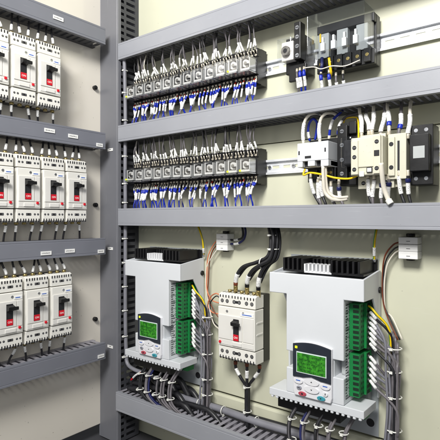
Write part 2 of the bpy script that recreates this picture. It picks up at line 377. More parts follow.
# ------------------------------------------------------------------ moulded case circuit breakers
def make_breaker(w, h, d, toggle_x, poles=3):
    t = thing('circuit_breaker', 'x', 'circuit breaker', (0, 0, 0)); X = w/2; f = -d
    th = .19*h
    k = MB(); k.box(-X, X, -d*.42, -.0005, -h/2, h/2); k.build('base', 'black_plastic', t, bevel=.0015)
    # body with raised front
    k = MB(); k.box(-X, X, f, -d*.42, -h/2+th+.002, h/2-th-.002)
    k.build('body', 'breaker_cream', t, bevel=.0018)
    k = MB(); s0 = -h/2+th+.006; s1 = h/2-th-.022
    k.box(-X+.003, toggle_x+.017, f-.0022, f, s0+.014, s1); k.box(toggle_x+.019, X-.003, f-.0016, f, s0+.014, s1)
    k.box(-X+.003, X-.003, f-.0012, f, s0, s0+.012); k.build('front_panel', 'breaker_panel', t, bevel=.0008)
    for zz in (-.0105, .0165):   # ribs on the right flank
        k = MB(); k.box(X-.0002, X+.0013, f+.008, -d*.5, zz-.0015, zz+.0015); k.build('flank_rib', 'breaker_panel', t)
    for sg in (1, -1):
        # terminal shroud with screw wells and finger slots
        k = MB(); z0, z1 = sorted((sg*(h/2-th), sg*(h/2)))
        fy = f+.003
        k.prism([(-d*.42, z0), (fy, z0), (fy, z1-.004 if sg > 0 else z0), (fy, z1) if sg < 0 else (fy+.008, z1), (-d*.42, z1)] if sg > 0 else [(-d*.42, z0), (fy+.004, z0), (fy, z0+.004), (fy, z1), (-d*.42, z1)], 'x', -X, X)
        k.build('terminal_shroud', 'breaker_cream', t, bevel=.001)
        k = MB(); pw = w/poles
        for p in range(poles):
            cx = -X+pw*(p+.5)
            zc = sg*(h/2-th*.62)
            for cc in (cx-pw*.20, cx+pw*.22): k.cyl((cc, fy-.0004, zc), pw*.13, .002, 'y', 12); k.cyl((cc, fy-.0007, zc), pw*.085, .001, 'y', 10, 1); k.box(cc-pw*.07, cc+pw*.07, fy-.0009, fy-.0006, zc-.0004, zc+.0004); k.box(cc-.0004, cc+.0004, fy-.0009, fy-.0006, zc-pw*.07, zc+pw*.07)
            if p % 2: k.box(cx-pw*.32, cx+pw*.32, fy-.0005, fy+.001, zc-.003, zc+.003)
            n_ = 4 if w > .09 else 3
            for q in range(n_):
                xx = cx-pw*.36+pw*.72*q/(n_-1)
                za, zb = sorted((sg*(h/2-.0004), sg*(h/2-th*.28)))
                k.box(xx-.0013, xx+.0013, fy-.0004+(.004 if sg > 0 else .0), fy+.006, za, zb+(.0006 if sg > 0 else 0)) if sg < 0 else k.box(xx-.0013, xx+.0013, fy-.0006, fy+.004, za-.002, zb-.004)
                if sg > 0: k.box(xx-.0013, xx+.0013, fy+.010, fy+.022, h/2-.001, h/2+.0004)
        k.build('terminal_slots', ['ink', 'steel'], t)
        for p in range(poles):
            cx = -X+pw*(p+.5); m = MB(); m.cyl((cx, -d*.62, sg*(h/2)), .0052, sg*.006, 'z', 12, 0); m.build('terminal_lug', 'brass', t)
    # screws and label in the upper strip
    for sx in ((-.24, .20) if w > .09 else (.05,)):
        m = MB(); m.cyl((sx*w, f-.001, h/2-th-.012), .0034, .0014, 'y', 14, 0); m.box(sx*w-.0028, sx*w+.0028, f-.0014, f-.0009, h/2-th-.0125, h/2-th-.0115, 1); m.build('screw', ['steel', 'ink'], t)
    m = MB(); m.box(X*.25, X-.003, f-.0012, f, h/2-th-.019, h/2-th-.011, 0); m.box(X*.35, X-.008, f-.0014, f-.0011, h/2-th-.016, h/2-th-.014, 1); m.build('label_strip', ['white', 'blue_ink'], t)
    # toggle
    tx = toggle_x; tw = .0085; zc0 = s1-.060
    m = MB(); m.box(tx-tw, tx+tw, f-.0028, f-.0010, zc0+.002, s1-.006, 0); m.build('toggle_slot', 'ink', t, bevel=.0008)
    m = MB(); m.prism([(f-.0012, s1-.024), (f-.014, s1-.020), (f-.015, s1-.012), (f-.0012, s1-.008)], 'x', tx-tw*.95, tx+tw*1.05); m.box(tx+tw*.2, tx+tw*2.0, f-.0145, f-.0095, s1-.0205, s1-.0125)
    m.build('toggle_switch', 'black_plastic', t, bevel=.001)
    m = MB(); m.box(tx-tw+.001, tx+tw-.001, f-.0034, f-.0026, zc0+.003, zc0+.0175); rt = m.build('position_tag', 'red', t)
    text('ON', .0068, 'white', rt, (0+tx, f-.0036, zc0+.0102))
    m = MB(); m.cyl(((-X+.008) if w > .09 else X-.010, f-.0040, zc0-.006), .0034, .003, 'y', 16); m.build('trip_button', 'red', t, bevel=.0005)
    # lower catch
    m = MB(); m.box(tx-.011, tx+.016, f-.0030, f-.0008, s0+.001, s0+.010); m.build('catch', 'breaker_panel', t, bevel=.0008)
    return t
mb = make_breaker(.108, .160, .066, .002)
mb.location = (-.6553, PY, -.2625+H); tag(mb, 'wide cream circuit breaker between the two white drives, black toggle up', group=None)
SB = make_breaker(.0620, .168, .064, -.004); used = False
rowsS = [('upper', .3685, (.676, .606, .536)), ('middle', .0735, (.7576, .6878, .618, .548)), ('lower', -.230, (.711, .641, .571, .501))]
pos = ['nearest the corner', 'second from the corner', 'third from the corner', 'fourth from the corner']
for rn, z, ys in rowsS:
    for i, y in enumerate(ys):
        place(SB, used, (PXL, y, z), f'cream circuit breaker on the side plate, {rn} row, {pos[i]}', math.pi/2, 'breakers on the side plate'); used = True
        for sg in (1, -1):
            for p in range(3):
                yy = y-.022+.022*p; zt = z+sg*.086
                if sg > 0: ze = {'upper': .502, 'middle': .1995, 'lower': -.103}[rn]
                else: ze = {'upper': .2435, 'middle': -.059, 'lower': -.360}[rn]
                if p == 1 and sg < 0: continue
                zc = ze+sg*.012
                dy = J(.010)
                pts = [(PXL+.040, yy, zt-sg*.006), (PXL+.041, yy, zt+sg*.010), (PXL+.034, yy+dy, (zt+zc)/2+sg*.004), (PXL+.030, yy+dy*1.5, zc)]
                wire('wire', f'dark wire with white marker {"above" if sg > 0 else "below"} the {rn} row side breaker {pos[i]}', 'wire', pts, .0026, 'dark_cable',
                     [(.004, .010, 'brass', 'ferrule', .003), (.012, .028, 'marker', 'marker_sleeve', .0036)], 'wires of the side breakers', seg=8, n=4)

# ------------------------------------------------------------------ frequency drives
def make_drive():
    t = thing('frequency_drive', 'x', 'motor drive', (0, 0, 0)); f = -.099
    # head cover (wider than the stem), its top rising a little towards the back
    k = MB(); k.prism([(0, 0), (.2104, 0), (.2104, -.0435), (.170, -.0435), (.170, -.163), (.042, -.163), (.042, -.0435), (0, -.0435)], 'y', f, f+.005)
    k.build('front_cover', 'drive_white', t, bevel=.0018, seg=3)
    k = MB(); k.prism([(f+.0046, -.0433), (f+.0046, -.0006), (f+.084, .0095), (-.004, .0095), (-.004, -.2500), (-.016, -.2500), (-.020, -.085), (f+.052, -.0433)], 'x', .2055, .2100)
    k.prism([(f+.0046, -.0433), (f+.0046, -.0006), (f+.084, .0095), (-.004, .0095), (-.004, -.2400), (-.016, -.2400), (-.020, -.085), (f+.052, -.0433)], 'x', .0004, .0049)
    k.box(.0045, .206, f+.004, -.020, -.0433, -.0020); k.build('head_cover', 'drive_white', t, bevel=.0010)
    # stem (upper) in front
    k = MB(); k.box(.0422, .1698, f+.0048, -.030, -.1628, -.0430); k.build('stem_housing', 'drive_white', t, bevel=.0004, seg=1)
    k = MB(); k.box(.061, .149, f+.004, -.030, -.199, -.162); k.box(.042, .170, f+.040, -.030, -.199, -.163)
    k.box(.042, .170, f+.0006, -.030, -.2502, -.198); k.build('lower_body', 'drive_white', t, bevel=.0018, seg=3)
    k = MB(); k.box(.155, .1705, f+.022, f+.042, -.198, -.163); k.build('side_recess', 'drive_grey', t, bevel=.004, seg=3)
    # foot ledge with a row of cable notches
    k = MB(); k.box(0, .2104, f, -.033, -.266, -.2505)
    x = .004
    while x < .206: k.box(x, x+.006, f+.0002, f+.006, -.2705, -.2658); x += .0115
    k.build('foot_ledge', 'drive_white', t, bevel=.0012)
    k = MB(); k.box(.028, .0425, -.072, -.058, -.155, -.085); k.build('side_clip', 'drive_white', t, bevel=.001)
    # rear chassis and mounting flange
    k = MB(); k.box(.022, .190, -.019, -.004, -.262, .004); k.build('chassis', 'drive_grey', t, bevel=.0015)
    k = MB(); k.box(.0, .2050, -.0038, -.0006, -.336, .033); k.cyl((.19, -.0048, .020), .0065, .002, 'y', 14, 1); k.cyl((.188, -.0046, -.310), .0085, .001, 'y', 20, 2)
    k.build('mounting_flange', ['flange_metal', 'steel', 'ink'], t, bevel=.0008)
    m = MB(); m.cyl((.19, -.010, .020), .005, .006, 'y', 6); m.build('bolt', 'steel', t); m = MB(); m.cyl((.2098, -.013, -.030), .0065, .003, 'x', 14); m.build('bolt', 'black_plastic', t)
    # heatsinks
    def fins(name, mt, x0, x1, y0, y1, z0, z1, n):
        k = MB(); k.box(x0, x1, y0+.001, y1, z0, z0+.004)
        p = (x1-x0)/n
        for i in range(n): k.box(x0+p*i, x0+p*i+p*.42, y0, y1, z0+.003, z1)
        k.box(x0, x1, y1-.006, y1, z0+.003, z1-.001)
        return k.build(name, mt, t, bevel=.0004, seg=1)
    fins('heatsink', 'black_fin', .0275, .082, -.088, -.006, .0035, .0320, 5)
    fins('heatsink', 'black_fin', .137, .205, -.088, -.006, .0035, .0320, 6)
    fins('heatsink', 'black_fin', .0825, .1365, -.058, -.006, .0035, .0305, 6)
    o = fins('heatsink', 'silver_fin', .078, .139, -.0885, -.060, .0030, .0215, 7); o['label'] = 'white finned section of the heatsink in front of the black fins'
    # printed legend on the flank
    k = MB()
    for j in range(34):
        z = -.055-j*.0056
        if z < -.243: break
        for s0 in (f+.010, f+.026):
            yy = s0
            for q in range(random.randint(2, 4)):
                ww = random.uniform(.0015, .0035); k.box(.1699, .17025, yy, yy+ww, z-.0010, z+.0011); yy += ww+.001
        if j % 3 == 0: k.box(.1699, .17025, f+.008, f+.032, z+.0026, z+.0030)
    k.build('printed_legend', 'ink', t)
    # green pluggable terminals
    for z1, z0, nn in ((-.053, -.145, 9), (-.153, -.238, 8)):
        k = MB(); k.box(.1702, .191, -.072, -.022, z0, z1, 0); k.box(.1702, .196, -.048, -.020, z0+.0005, z1-.0005, 0)
        p = (z1-z0)/nn
        for i in range(nn):
            zc = z0+p*(i+.5)
            k.cyl((.1908, -.060, zc), .0028, .0006, 'x', 10, 1); k.box(.1908, .1914, -.0535, -.0500, zc-.0024, zc+.0024, 1)
            k.box(.1958, .1964, -.044, -.030, zc-p*.32, zc+p*.32, 1); k.box(.190, .1975, -.0215, -.0195, zc-p*.45, zc-p*.38, 0)
            k.box(.1780, .1900, -.0724, -.0718, zc-p*.30, zc+p*.30, 1)
        k.build('terminal_block', ['green_terminal', 'green_dark'], t, bevel=.0005, seg=1)
    k = MB(); k.box(.06, .196, -.055, -.030, -.285, -.2662, 0)
    for i in range(11): k.cyl((.068+.012*i, -.0554, -.2745), .0035, .0006, 'y', 10, 1)
    k.build('terminal_block', ['green_terminal', 'green_dark'], t, bevel=.0006)
    k = MB(); k.box(.004, .15, -.070, -.006, -.300, -.2665); k.build('power_terminals', 'black_plastic', t, bevel=.001)
    # keypad
    W = .043; top = .0565; bot = -.054
    k = MB(); arc = [(-W, top-.003)] + [(-W+2*W*i/12, top-.003+.006*math.sin(math.pi*i/12)) for i in range(13)][1:-1] + [(W, top-.003)]
    poly = [(-W+.003, bot), (W-.003, bot), (W, bot+.01)] + arc[::-1] + [(-W, bot+.01)]
    k.prism(poly, 'y', -.0062, .004); kp = k.build('keypad', 'keypad_white', t, loc=(.105, f, -.196), bevel=.0015)
    arc2 = [(a, b-.0004) for a, b in arc]
    k = MB(); poly = [(-W+.0008, -.015), (-W*.45, -.0135), (0, -.0095), (W*.45, -.0135), (W-.0008, -.015)] + [(max(-W+.0008, min(W-.0008, a)), b) for a, b in arc2[::-1]]
    k.prism(poly, 'y', -.0092, -.0058); k.build('keypad_bezel', 'keypad_dark', kp, bevel=.0008)
    k = MB(); sw = .0335; k.box(-sw, sw, -.0100, -.0090, -.0045, .0385); k.build('screen_frame', 'screen_frame', kp, bevel=.0006)
    k = MB(); k.box(-sw+.002, sw-.002, -.0106, -.0098, -.0022, .0362); k.build('screen', 'screen_green', kp)
    k = MB()
    for rz in (.0310, .0235, .0160, .0085, .0015):
        x = -.027
        while x < .026:
            ww = random.uniform(.0008, .0016)
            if random.random() < .55: k.box(x, x+ww, -.0108, -.0104, rz-random.uniform(.0006, .0016), rz+random.uniform(.0006, .0016))
            x += ww+.0010
    k.build('screen_characters', 'screen_ink', kp)
    MB().box(-.0365, -.0315, -.0100, -.0090, .0445, .0490).build('status_lamp', 'led_yellow', kp)
    def key(cx, cz, rx, rz, mt, mark=None, mm='ink'):
        k = MB(); k.prism([(cx+rx*math.cos(a), cz+rz*math.sin(a)) for a in [2*math.pi*i/20 for i in range(20)]], 'y', -.0088, -.0058, 0, True)
        if mark: k.prism([(cx+a, cz+b) for a, b in mark], 'y', -.0092, -.0086, 1)
        return k.build('key', [mt, mm], kp, bevel=.0004, seg=1)
    key(-.030, -.0225, .0105, .0060, 'keypad_white', [(-.005, 0), (.005, 0), (.005, .002), (-.005, .002)], 'blue_ink')
    key(.030, -.0225, .0105, .0060, 'keypad_white', [(-.005, 0), (.005, 0), (.005, .002), (-.005, .002)], 'blue_ink')
    key(0, -.0195, .0165, .0072, 'keypad_white', [(-.0022, -.001), (.0022, -.001), (0, .002)])
    key(0, -.0350, .0165, .0072, 'keypad_white', [(-.0022, .001), (0, -.002), (.0022, .001)])
    key(-.0285, -.0365, .0055, .0038, 'grey_key', [(-.003, -.0008), (.003, -.0008), (.003, .0008), (-.003, .0008)])
    key(.0300, -.0370, .0055, .0045, 'keypad_white', [(-.0008, -.002), (.0008, -.002), (.0014, .002), (-.0004, .0024)])
    key(-.021, -.0475, .0088, .0042, 'red_key', [(-.002, -.0018), (.002, -.0018), (.002, .0018), (-.002, .0018)])
    key(.021, -.0475, .0088, .0042, 'teal_key', [(-.002, -.0018), (.0022, 0), (-.002, .0018)])
    return t
D0 = make_drive(); DL = [(-1.016, 'left'), (-.541, 'right')]
place(D0, False, (-1.016, PY, -.117), 'white drive with green screen beside the slotted vertical duct, left one of two', group='white frequency drives')
d2 = copy_tree(D0); d2.location = (-.541, PY, -.117+H); tag(d2, 'white drive with green screen right of the wide cream breaker, right one of two')
def AT(u, v, y):
    """point measured in the photograph (440 px frame) at its real depth y inside the cabinet"""
    t = (u-220)/466; px = -.617+.787*t; py = .787+.617*t; w = y/py
    return (px*w, y, (218-v)/466*w)
# ------------------------------------------------------------------ contactors and devices on the right half of the rails
def socket_block(k, x0, x1, z0, z1, y=-.034, n=3, m=0):
    k.box(x0, x1, y, -.0088, z0, z1, m)
# white two piece contactor block
t = thing('contactor', 'smooth white block with three notches, left of the yellow wire and black relay', 'contactor', (-.4766, PY, .106), 0, 'contactors on the lower rail')
k = MB(); k.box(0, .0700, -.092, -.012, .012, .050); k.box(0, .012, -.0915, -.040, .0, .0121); k.box(.024, .040, -.0915, -.040, .001, .0121); k.box(.053, .070, -.0915, -.040, -.001, .0121); k.box(0, .070, -.080, -.012, .0, .0119)
k.build('body', 'drive_white', t, bevel=.0012)
k = MB(); k.box(.0122, .0238, -.0806, -.0798, .001, .0115, 0)
for q in ((.0122, .0238, -.0806, -.0798, .001, .0115), (.0402, .0528, -.0806, -.0798, .001, .0115), (.018, .032, -.0926, -.0919, .0175, .0225), (.003, .006, -.0926, -.0919, .026, .034), (.062, .065, -.0926, -.0919, .028, .036)): MB().box(*q).build('opening', 'ink', t)
k = MB(); k.box(.008, .0715, -.060, -.0085, -.030, -.0005); k.box(.024, .033, -.0665, -.058, -.024, -.004); k.box(.040, .068, -.0665, -.058, -.022, -.002)
k.build('socket', 'black_plastic', t, bevel=.001)
MB().box(.004, .07, -.045, -.012, .0505, .062).build('socket', 'black_plastic', t, bevel=.001)
k = MB()
for x in (.029, .045, .056, .064): MB().cyl((x, -.0675, -.012), .003, .0045, 'y', 10).build('terminal_screw', 'brass', t)
# black relay with a clear rounded cap
t = thing('relay', 'black plug-in relay with smoky clear cap between the white and cream contactors', 'relay', (-.378, PY, .130))
k = MB(); k.box(-.022, .016, -.050, -.0085, -.064, .066); k.box(-.0215, .000, -.066, -.0495, -.052, .058); k.box(.0, .0155, -.058, -.0495, -.064, -.036); k.box(.0, .0155, -.058, -.0495, .040, .066); k.build('socket', 'black_plastic', t, bevel=.002)
k = MB(); k.box(-.008, .018, -.084, -.0505, -.030, .032); k.build('relay_cap', 'clear_plastic', t, bevel=.005, seg=3)
k = MB(); k.box(-.004, .014, -.076, -.052, -.024, .026); k.build('coil', 'dark_cable', t, bevel=.003)
k = MB()
for zz in (-.040, -.012, .018, .046): k = MB(); k.cyl((-.011, -.0664, zz), .0042, .001, 'y', 12, 0); k.box(-.0145, -.0075, -.0672, -.0664, zz-.0006, zz+.0006, 1); k.build('terminal_screw', ['steel', 'ink'], t)
def make_contactor():
    t = thing('contactor', 'x', 'contactor', (0, 0, 0)); w = .0615; k = MB()
    k.box(0, w, -.050, -.0088, -.050, .044); k.box(0, w, -.088, -.0495, -.037, .036); k.box(.012, w-.010, -.0905, -.0878, -.022, .034)
    k.box(.002, .016, -.094, -.0878, -.036, .030); k.box(w-.016, w-.002, -.094, -.0878, -.036, .036)
    k.build('body', 'contactor_cream', t, bevel=.0016)
    k = MB(); k.box(.003, w+.012, -.060, -.0495, -.062, -.0372); k.build('terminal_tier', 'contactor_cream', t, bevel=.0014); k = MB(); k.box(.003, w-.003, -.062, -.0495, .0362, .0440); k.build('terminal_tier', 'contactor_cream', t, bevel=.0014)
    for x, z, y in ((.009, .016, -.0943), (.009, -.002, -.0943), (.009, -.026, -.0943), (w-.009, .024, -.0943), (w-.009, -.026, -.0943), (.014, -.0505, -.0604), (.036, -.0505, -.0604), (.058, -.0505, -.0604)):
        m = MB(); m.cyl((x, y, z), .0042, .002, 'y', 12, 0); m.box(x-.003, x+.003, y-.0004, y+.0002, z-.0005, z+.0005, 1); m.build('screw', ['ink', 'steel'], t)
    m = MB(); m.box(w-.014, w-.004, -.0950, -.0936, -.003, .008); m.build('contact_window', 'ink', t, bevel=.0006)
    m = MB(); m.box(.032, .043, -.0912, -.0904, -.033, -.023, 1); m.box(.0335, .0415, -.0918, -.0910, -.0315, -.0245, 0); m.build('label_strip', ['white', 'ink'], t)
    m = MB(); m.box(.018, .027, -.0918, -.0900, -.040, -.030); m.build('slider', 'white', t, bevel=.0006)
    return t
C0 = make_contactor()
place(C0, False, (-.3605, PY, .1195), 'cream contactor directly right of the black relay with the yellow wire', group='contactors on the lower rail')
t = thing('auxiliary_contact', 'narrow cream auxiliary block close against the right flank of the cream contactor', 'contactor', (-.2965, PY, .1195))
k = MB(); k.box(0, .034, -.066, -.0088, -.046, .040); k.box(.002, .014, -.071, -.0655, -.040, .034); k.build('body', 'contactor_cream', t, bevel=.0014)
for zz in (.020, -.024): MB().cyl((.008, -.0714, zz), .0042, .002, 'y', 12).build('screw', 'ink', t)
MB().box(.018, .022, -.0665, -.0655, -.030, .026).build('groove', 'ink', t)
MB().box(.006, .034, -.050, -.0088, -.060, -.0465).build('terminal_tier', 'contactor_cream', t, bevel=.0012)
t = thing('relay', 'black slim relay right of the narrow cream auxiliary block', 'relay', (-.2590, PY, .1195))
k = MB(); k.box(0, .040, -.052, -.0088, -.058, .054); k.box(.003, .037, -.070, -.0515, -.034, .034); k.build('socket', 'black_plastic', t, bevel=.0016)
for zz in (-.046, .044):
    for xx in (.010, .028): MB().cyl((xx, -.0524, zz), .0036, .001, 'y', 12).build('terminal_screw', 'steel', t)
MB().box(.010, .030, -.0706, -.0698, -.010, .012).build('label_strip', 'drive_grey', t)
place(C0, True, (-.2000, PY, .1195), 'cream contactor in the right corner of the picture, right of the black slim relay', group='contactors on the lower rail')
# upper right devices
t = thing('relay', 'single clear relay standing apart at the right of the upper rail', 'relay', (-.5080, PY, .3600))
k = MB(); k.box(-.020, .028, -.050, -.006, -.040, .040); k.box(-.008, .034, -.058, -.0495, -.060, -.024); k.box(.0125, .028, -.072, -.0495, -.018, .062); k.build('socket', 'black_plastic', t, bevel=.0015)
k = MB(); k.box(-.020, .0095, -.070, -.052, -.016, .026); k.build('relay_frame', 'relay_inner', t, bevel=.002)
k = MB(); k.cyl((-.006, -.0780, .004), .0105, .008, 'y', 18, 0); k.cyl((-.006, -.0785, .004), .005, .001, 'y', 12, 1); k.build('coil', ['coil', 'ink'], t)
k = MB(); k.box(-.0235, .0120, -.084, -.0505, -.0185, .0300); k.build('clear_cover', 'clear_plastic', t, bevel=.002)
k = MB()
for zz in (-.010, .010, .030, .050): k = MB(); k.cyl((.020, -.0725, zz), .0045, .001, 'y', 12, 0); k.box(.0165, .0235, -.0731, -.0724, zz-.0006, zz+.0006, 1); k.build('terminal_screw', ['steel', 'ink'], t)
t = thing('terminal_cover', 'block of terminals under a clear plastic box at upper right', 'terminal cover', (-.4560, PY, .3600))
k = MB(); k.box(0, .125, -.030, -.0085, -.050, .052); k.box(.0, .125, -.042, -.0298, -.050, -.020); k.box(.0, .125, -.042, -.0298, .034, .052); k.build('terminal_base', 'black_plastic', t, bevel=.0015)
for q in (.004, .046, .088): MB().box(q, q+.024, -.044, -.0298, -.0195, .0335).build('module', 'drive_grey', t, bevel=.0014)
for i in range(6):
    k = MB(); k.box(.006+.020*i, .0195+.020*i, -.050, -.0418, -.047, -.020, 0); k.cyl((.0128+.020*i, -.0506, -.033), .0038, .001, 'y', 10, 1); k.build('terminal', ['black_plastic', 'brass'], t, bevel=.0008)
for i in range(4):
    k = MB(); k.box(.012+.024*i, .022+.024*i, -.052, -.0418, -.006, .012); k.box(.0145+.024*i, .0195+.024*i, -.051, -.0420, .012, .024); k.build('marker_tag', 'white', t, bevel=.001)
k = MB(); k.box(.008, .011, -.046, -.042, .016, .034); k.build('jumper', 'yellow', t)
k = MB(); y0, y1, z0, z1, w = -.088, -.031, -.020, .060, .0012
k.box(0, .122, y0, y0+w, z0, z1); k.box(0, w, y0+w, y1, z0, z1); k.box(.122-w, .122, y0+w, y1, z0, z1); k.box(w, .122-w, y0+w, y1, z1-w, z1); k.box(w, .122-w, y0+w, y1, z0, z0+w)
k.build('clear_box', 'clear_plastic', t, bevel=.0012)
# small white stacked terminals with thin wires
def make_stack(side):
    t = thing('terminal_block', 'x', 'terminal block', (0, 0, 0)); k = MB()
    for i in range(3): k.box(-.018, .018, -.030, -.0006, -.0215+.0145*i, -.0215+.0140*i+.0142)
    k.build('housing', 'white', t, bevel=.0012)
    for i in range(3):
        k = MB(); k.box(-.003, .004, -.0306, -.0299, -.0160+.0143*i, -.0152+.0143*i); k.build('terminal_slot', 'ink', t)
    k = MB(); k.cyl((0, -.012, .0215), .0085, .006, 'z', 14); k.build('end_clamp', 'black_plastic', t, bevel=.001); MB().cyl((0, -.012, -.0255), .0085, .004, 'z', 14).build('end_clamp', 'black_plastic', t, bevel=.001)
    return t
S0 = make_stack(1)
place(S0, False, (-.7260, PY, -.0610), 'small white three tier terminal left of the thick black cables', group='small white terminal stacks')
place(S0, True, (-.2700, PY, -.0580), 'small white three tier terminal at the right edge above the right drive', group='small white terminal stacks')

# ------------------------------------------------------------------ loose wires and cables
MS = 'marker_sleeve'
def W(label, pts, r, m, bands=(), group=None, m2=None, name='wire', cat='wire', seg=8): return wire(name, label, cat, pts, r, m, bands, group, seg, 6, m2)
# three thick black feeders into the wide breaker
gp = 'thick black feeders of the wide breaker'
for i, (nm, pts) in enumerate((('left', [(-0.5828, 0.9250, -0.0093), (-0.5715, 0.9200, -0.0508), (-0.5765, 0.9150, -0.0877), (-0.6064, 0.9100, -0.1041), (-0.6436, 0.9100, -0.1171), (-0.6628, 0.9100, -0.1424), (-0.6731, 0.9200, -0.1809)]),
                ('middle', [(-0.5698, 0.9150, -0.0092), (-0.5587, 0.9100, -0.0501), (-0.5649, 0.9050, -0.0910), (-0.5887, 0.9000, -0.1081), (-0.6143, 0.9050, -0.1241), (-0.6306, 0.9100, -0.1470), (-0.6389, 0.9200, -0.1824)]),
                ('right', [(-0.5692, 0.9250, -0.0093), (-0.5581, 0.9200, -0.0527), (-0.5617, 0.9150, -0.0916), (-0.5788, 0.9100, -0.1082), (-0.5925, 0.9100, -0.1277), (-0.5994, 0.9100, -0.1515), (-0.6060, 0.9200, -0.1861)]))):
    o = wire('power_cable', f'thick black cable bending down to the {nm} top terminal of the wide cream breaker', 'cable', pts, .0043, 'dark_cable',
         [(-.050, -.028, 'marker', MS, .0056), (-.028, -.019, 'brown' if i == 0 else 'black_plastic', 'heat_shrink', .0054), (-.019, -.0, 'brass', 'cable_lug', .0052)], gp, seg=12)
    o2 = wire('power_cable', f'thick black cable behind the feeder to the {nm} top terminal of the breaker', 'cable', [(p[0]+.005, p[1]+.009, p[2]+.001) for p in pts[:-2]]+[(pts[-2][0], pts[-2][1]+.008, pts[-2][2])], .0036, 'dark_cable', [], gp, seg=12)
def tie(label, c, rx, rz=None, r=.0013, axis='z', name='cable_tie', parent=None):
    rz = rz or rx; pts = []
    for i in range(17):
        a = 2*math.pi*i/16
        pts.append((rx*math.cos(a), rz*math.sin(a), 0) if axis == 'z' else (0, rx*math.cos(a), rz*math.sin(a)))
    k = MB(); k.tube(pts, r, 6)
    k.box(-.003, .003, -rz-.004, -rz+.001, -.002, .002) if axis == 'z' else k.box(-.002, .002, -.003, .003, -rz-.004, -rz+.001)
    if parent is not None: return k.build(name, 'tie_white', parent, c)
    o = k.build(name, 'tie_white', None, c); return tag(o, label, 'cable tie')
tie('white cable tie round the thick black feeders just under the duct', (-0.5687, 0.9220, -0.0393), .0130)
tie('white cable tie round the thick black feeders at their bend', (-0.5649, 0.9180, -0.0712), .0130)
o = tie('white cable tie where the feeders fan out above the wide breaker', (-0.5897, 0.9100, -0.1043), .012, axis='x')
# three cables leaving the wide breaker downwards
for nm, pts in (('left', [(-0.6804, 0.9300, -0.3534), (-0.6789, 0.9300, -0.3704), (-0.6638, 0.9300, -0.3919), (-0.6538, 0.9350, -0.4107), (-0.6523, 0.9350, -0.4446), (-0.6488, 0.9300, -0.5296)]),
                ('middle', [(-0.6424, 0.9250, -0.3498), (-0.6424, 0.9250, -0.3715), (-0.6438, 0.9270, -0.4014), (-0.6436, 0.9280, -0.4403), (-0.6408, 0.9240, -0.5251)]),
                ('right', [(-0.6098, 0.9300, -0.3495), (-0.6112, 0.9300, -0.3641), (-0.6269, 0.9300, -0.3865), (-0.6435, 0.9350, -0.4084), (-0.6440, 0.9350, -0.4426), (-0.6406, 0.9300, -0.5273)])):
    W(f'black cable leaving the {nm} bottom terminal of the wide cream breaker', pts, .0038, 'dark_cable', [(.0, .008, 'brown', 'heat_shrink', .0048), (.018, .036, 'marker', MS, .0047)], 'black outgoing cables of the wide breaker', name='power_cable', cat='cable')
tie('white cable tie holding the three outgoing breaker cables together', (-0.6450, 0.9300, -0.4679), .010)
tie('black joint tie where the three outgoing breaker cables meet', (-0.6460, 0.9310, -0.4090), .009)
# grounding wires to the drives
W('yellow and green earth wire dropping to the left drive flange', [(-0.8184, 0.9400, -0.0107), (-0.8018, 0.9350, -0.0317), (-0.7914, 0.9350, -0.0578), (-0.7922, 0.9400, -0.0844), (-0.7989, 0.9500, -0.1012)], .0026, 'yellow', [(-.026, -.012, 'marker', MS, .0034), (-.008, -.0, 'steel', 'ferrule', .0036)], 'earth wires of the drives', m2='green_wire')
W('yellow and green earth wire dropping to the right drive flange', [(-0.3314, 0.9400, -0.0081), (-0.3327, 0.9350, -0.0283), (-0.3358, 0.9350, -0.0486), (-0.3380, 0.9400, -0.0692), (-0.3416, 0.9500, -0.0905)], .0026, 'yellow', [(-.034, -.016, 'marker', MS, .0034), (-.008, -.0, 'steel', 'ferrule', .0036)], 'earth wires of the drives', m2='green_wire')
# wires of the white terminal stack
W('orange and white thin wire running from the left terminal stack down beside the left drive', [(-0.7442, 0.9450, -0.0542), (-0.7607, 0.9450, -0.0677), (-0.7810, 0.9450, -0.1026), (-0.7844, 0.9450, -0.1502), (-0.7802, 0.9400, -0.1887), (-0.7552, 0.9300, -0.2108), (-0.7323, 0.9300, -0.2159)], .0016, 'orange_wire')
W('dark brown thin wire running from the left terminal stack down beside the left drive', [(-0.7442, 0.9450, -0.0645), (-0.7641, 0.9450, -0.0834), (-0.7759, 0.9450, -0.1154), (-0.7793, 0.9450, -0.1629), (-0.7768, 0.9400, -0.2040), (-0.7486, 0.9300, -0.2382), (-0.7291, 0.9300, -0.2561)], .0016, 'brown')
W('pale thin wire running from the left terminal stack into the grey bundle', [(-0.7442, 0.9450, -0.0749), (-0.7674, 0.9450, -0.1019), (-0.7861, 0.9450, -0.1318), (-0.7878, 0.9450, -0.1768), (-0.7768, 0.9400, -0.2145), (-0.7519, 0.9300, -0.2669), (-0.7330, 0.9350, -0.2855)], .0015, 'pale_wire')
W('blue wire from the duct curling into the right side of the left terminal stack', [(-0.6578, 0.9300, -0.0098), (-0.6503, 0.9300, -0.0316), (-0.6583, 0.9350, -0.0515), (-0.6800, 0.9400, -0.0634), (-0.7055, 0.9450, -0.0658)], .0030, 'navy', [(-.030, -.012, 'marker', MS, .0036)], 'curled wires at the left terminal stack')
W('black wire from the duct curling into the right side of the left terminal stack', [(-0.6673, 0.9350, -0.0098), (-0.6613, 0.9350, -0.0344), (-0.6679, 0.9400, -0.0494), (-0.6899, 0.9450, -0.0552), (-0.7077, 0.9480, -0.0558)], .0028, 'dark_cable', [(-.028, -.012, 'marker', MS, .0034)], 'curled wires at the left terminal stack')
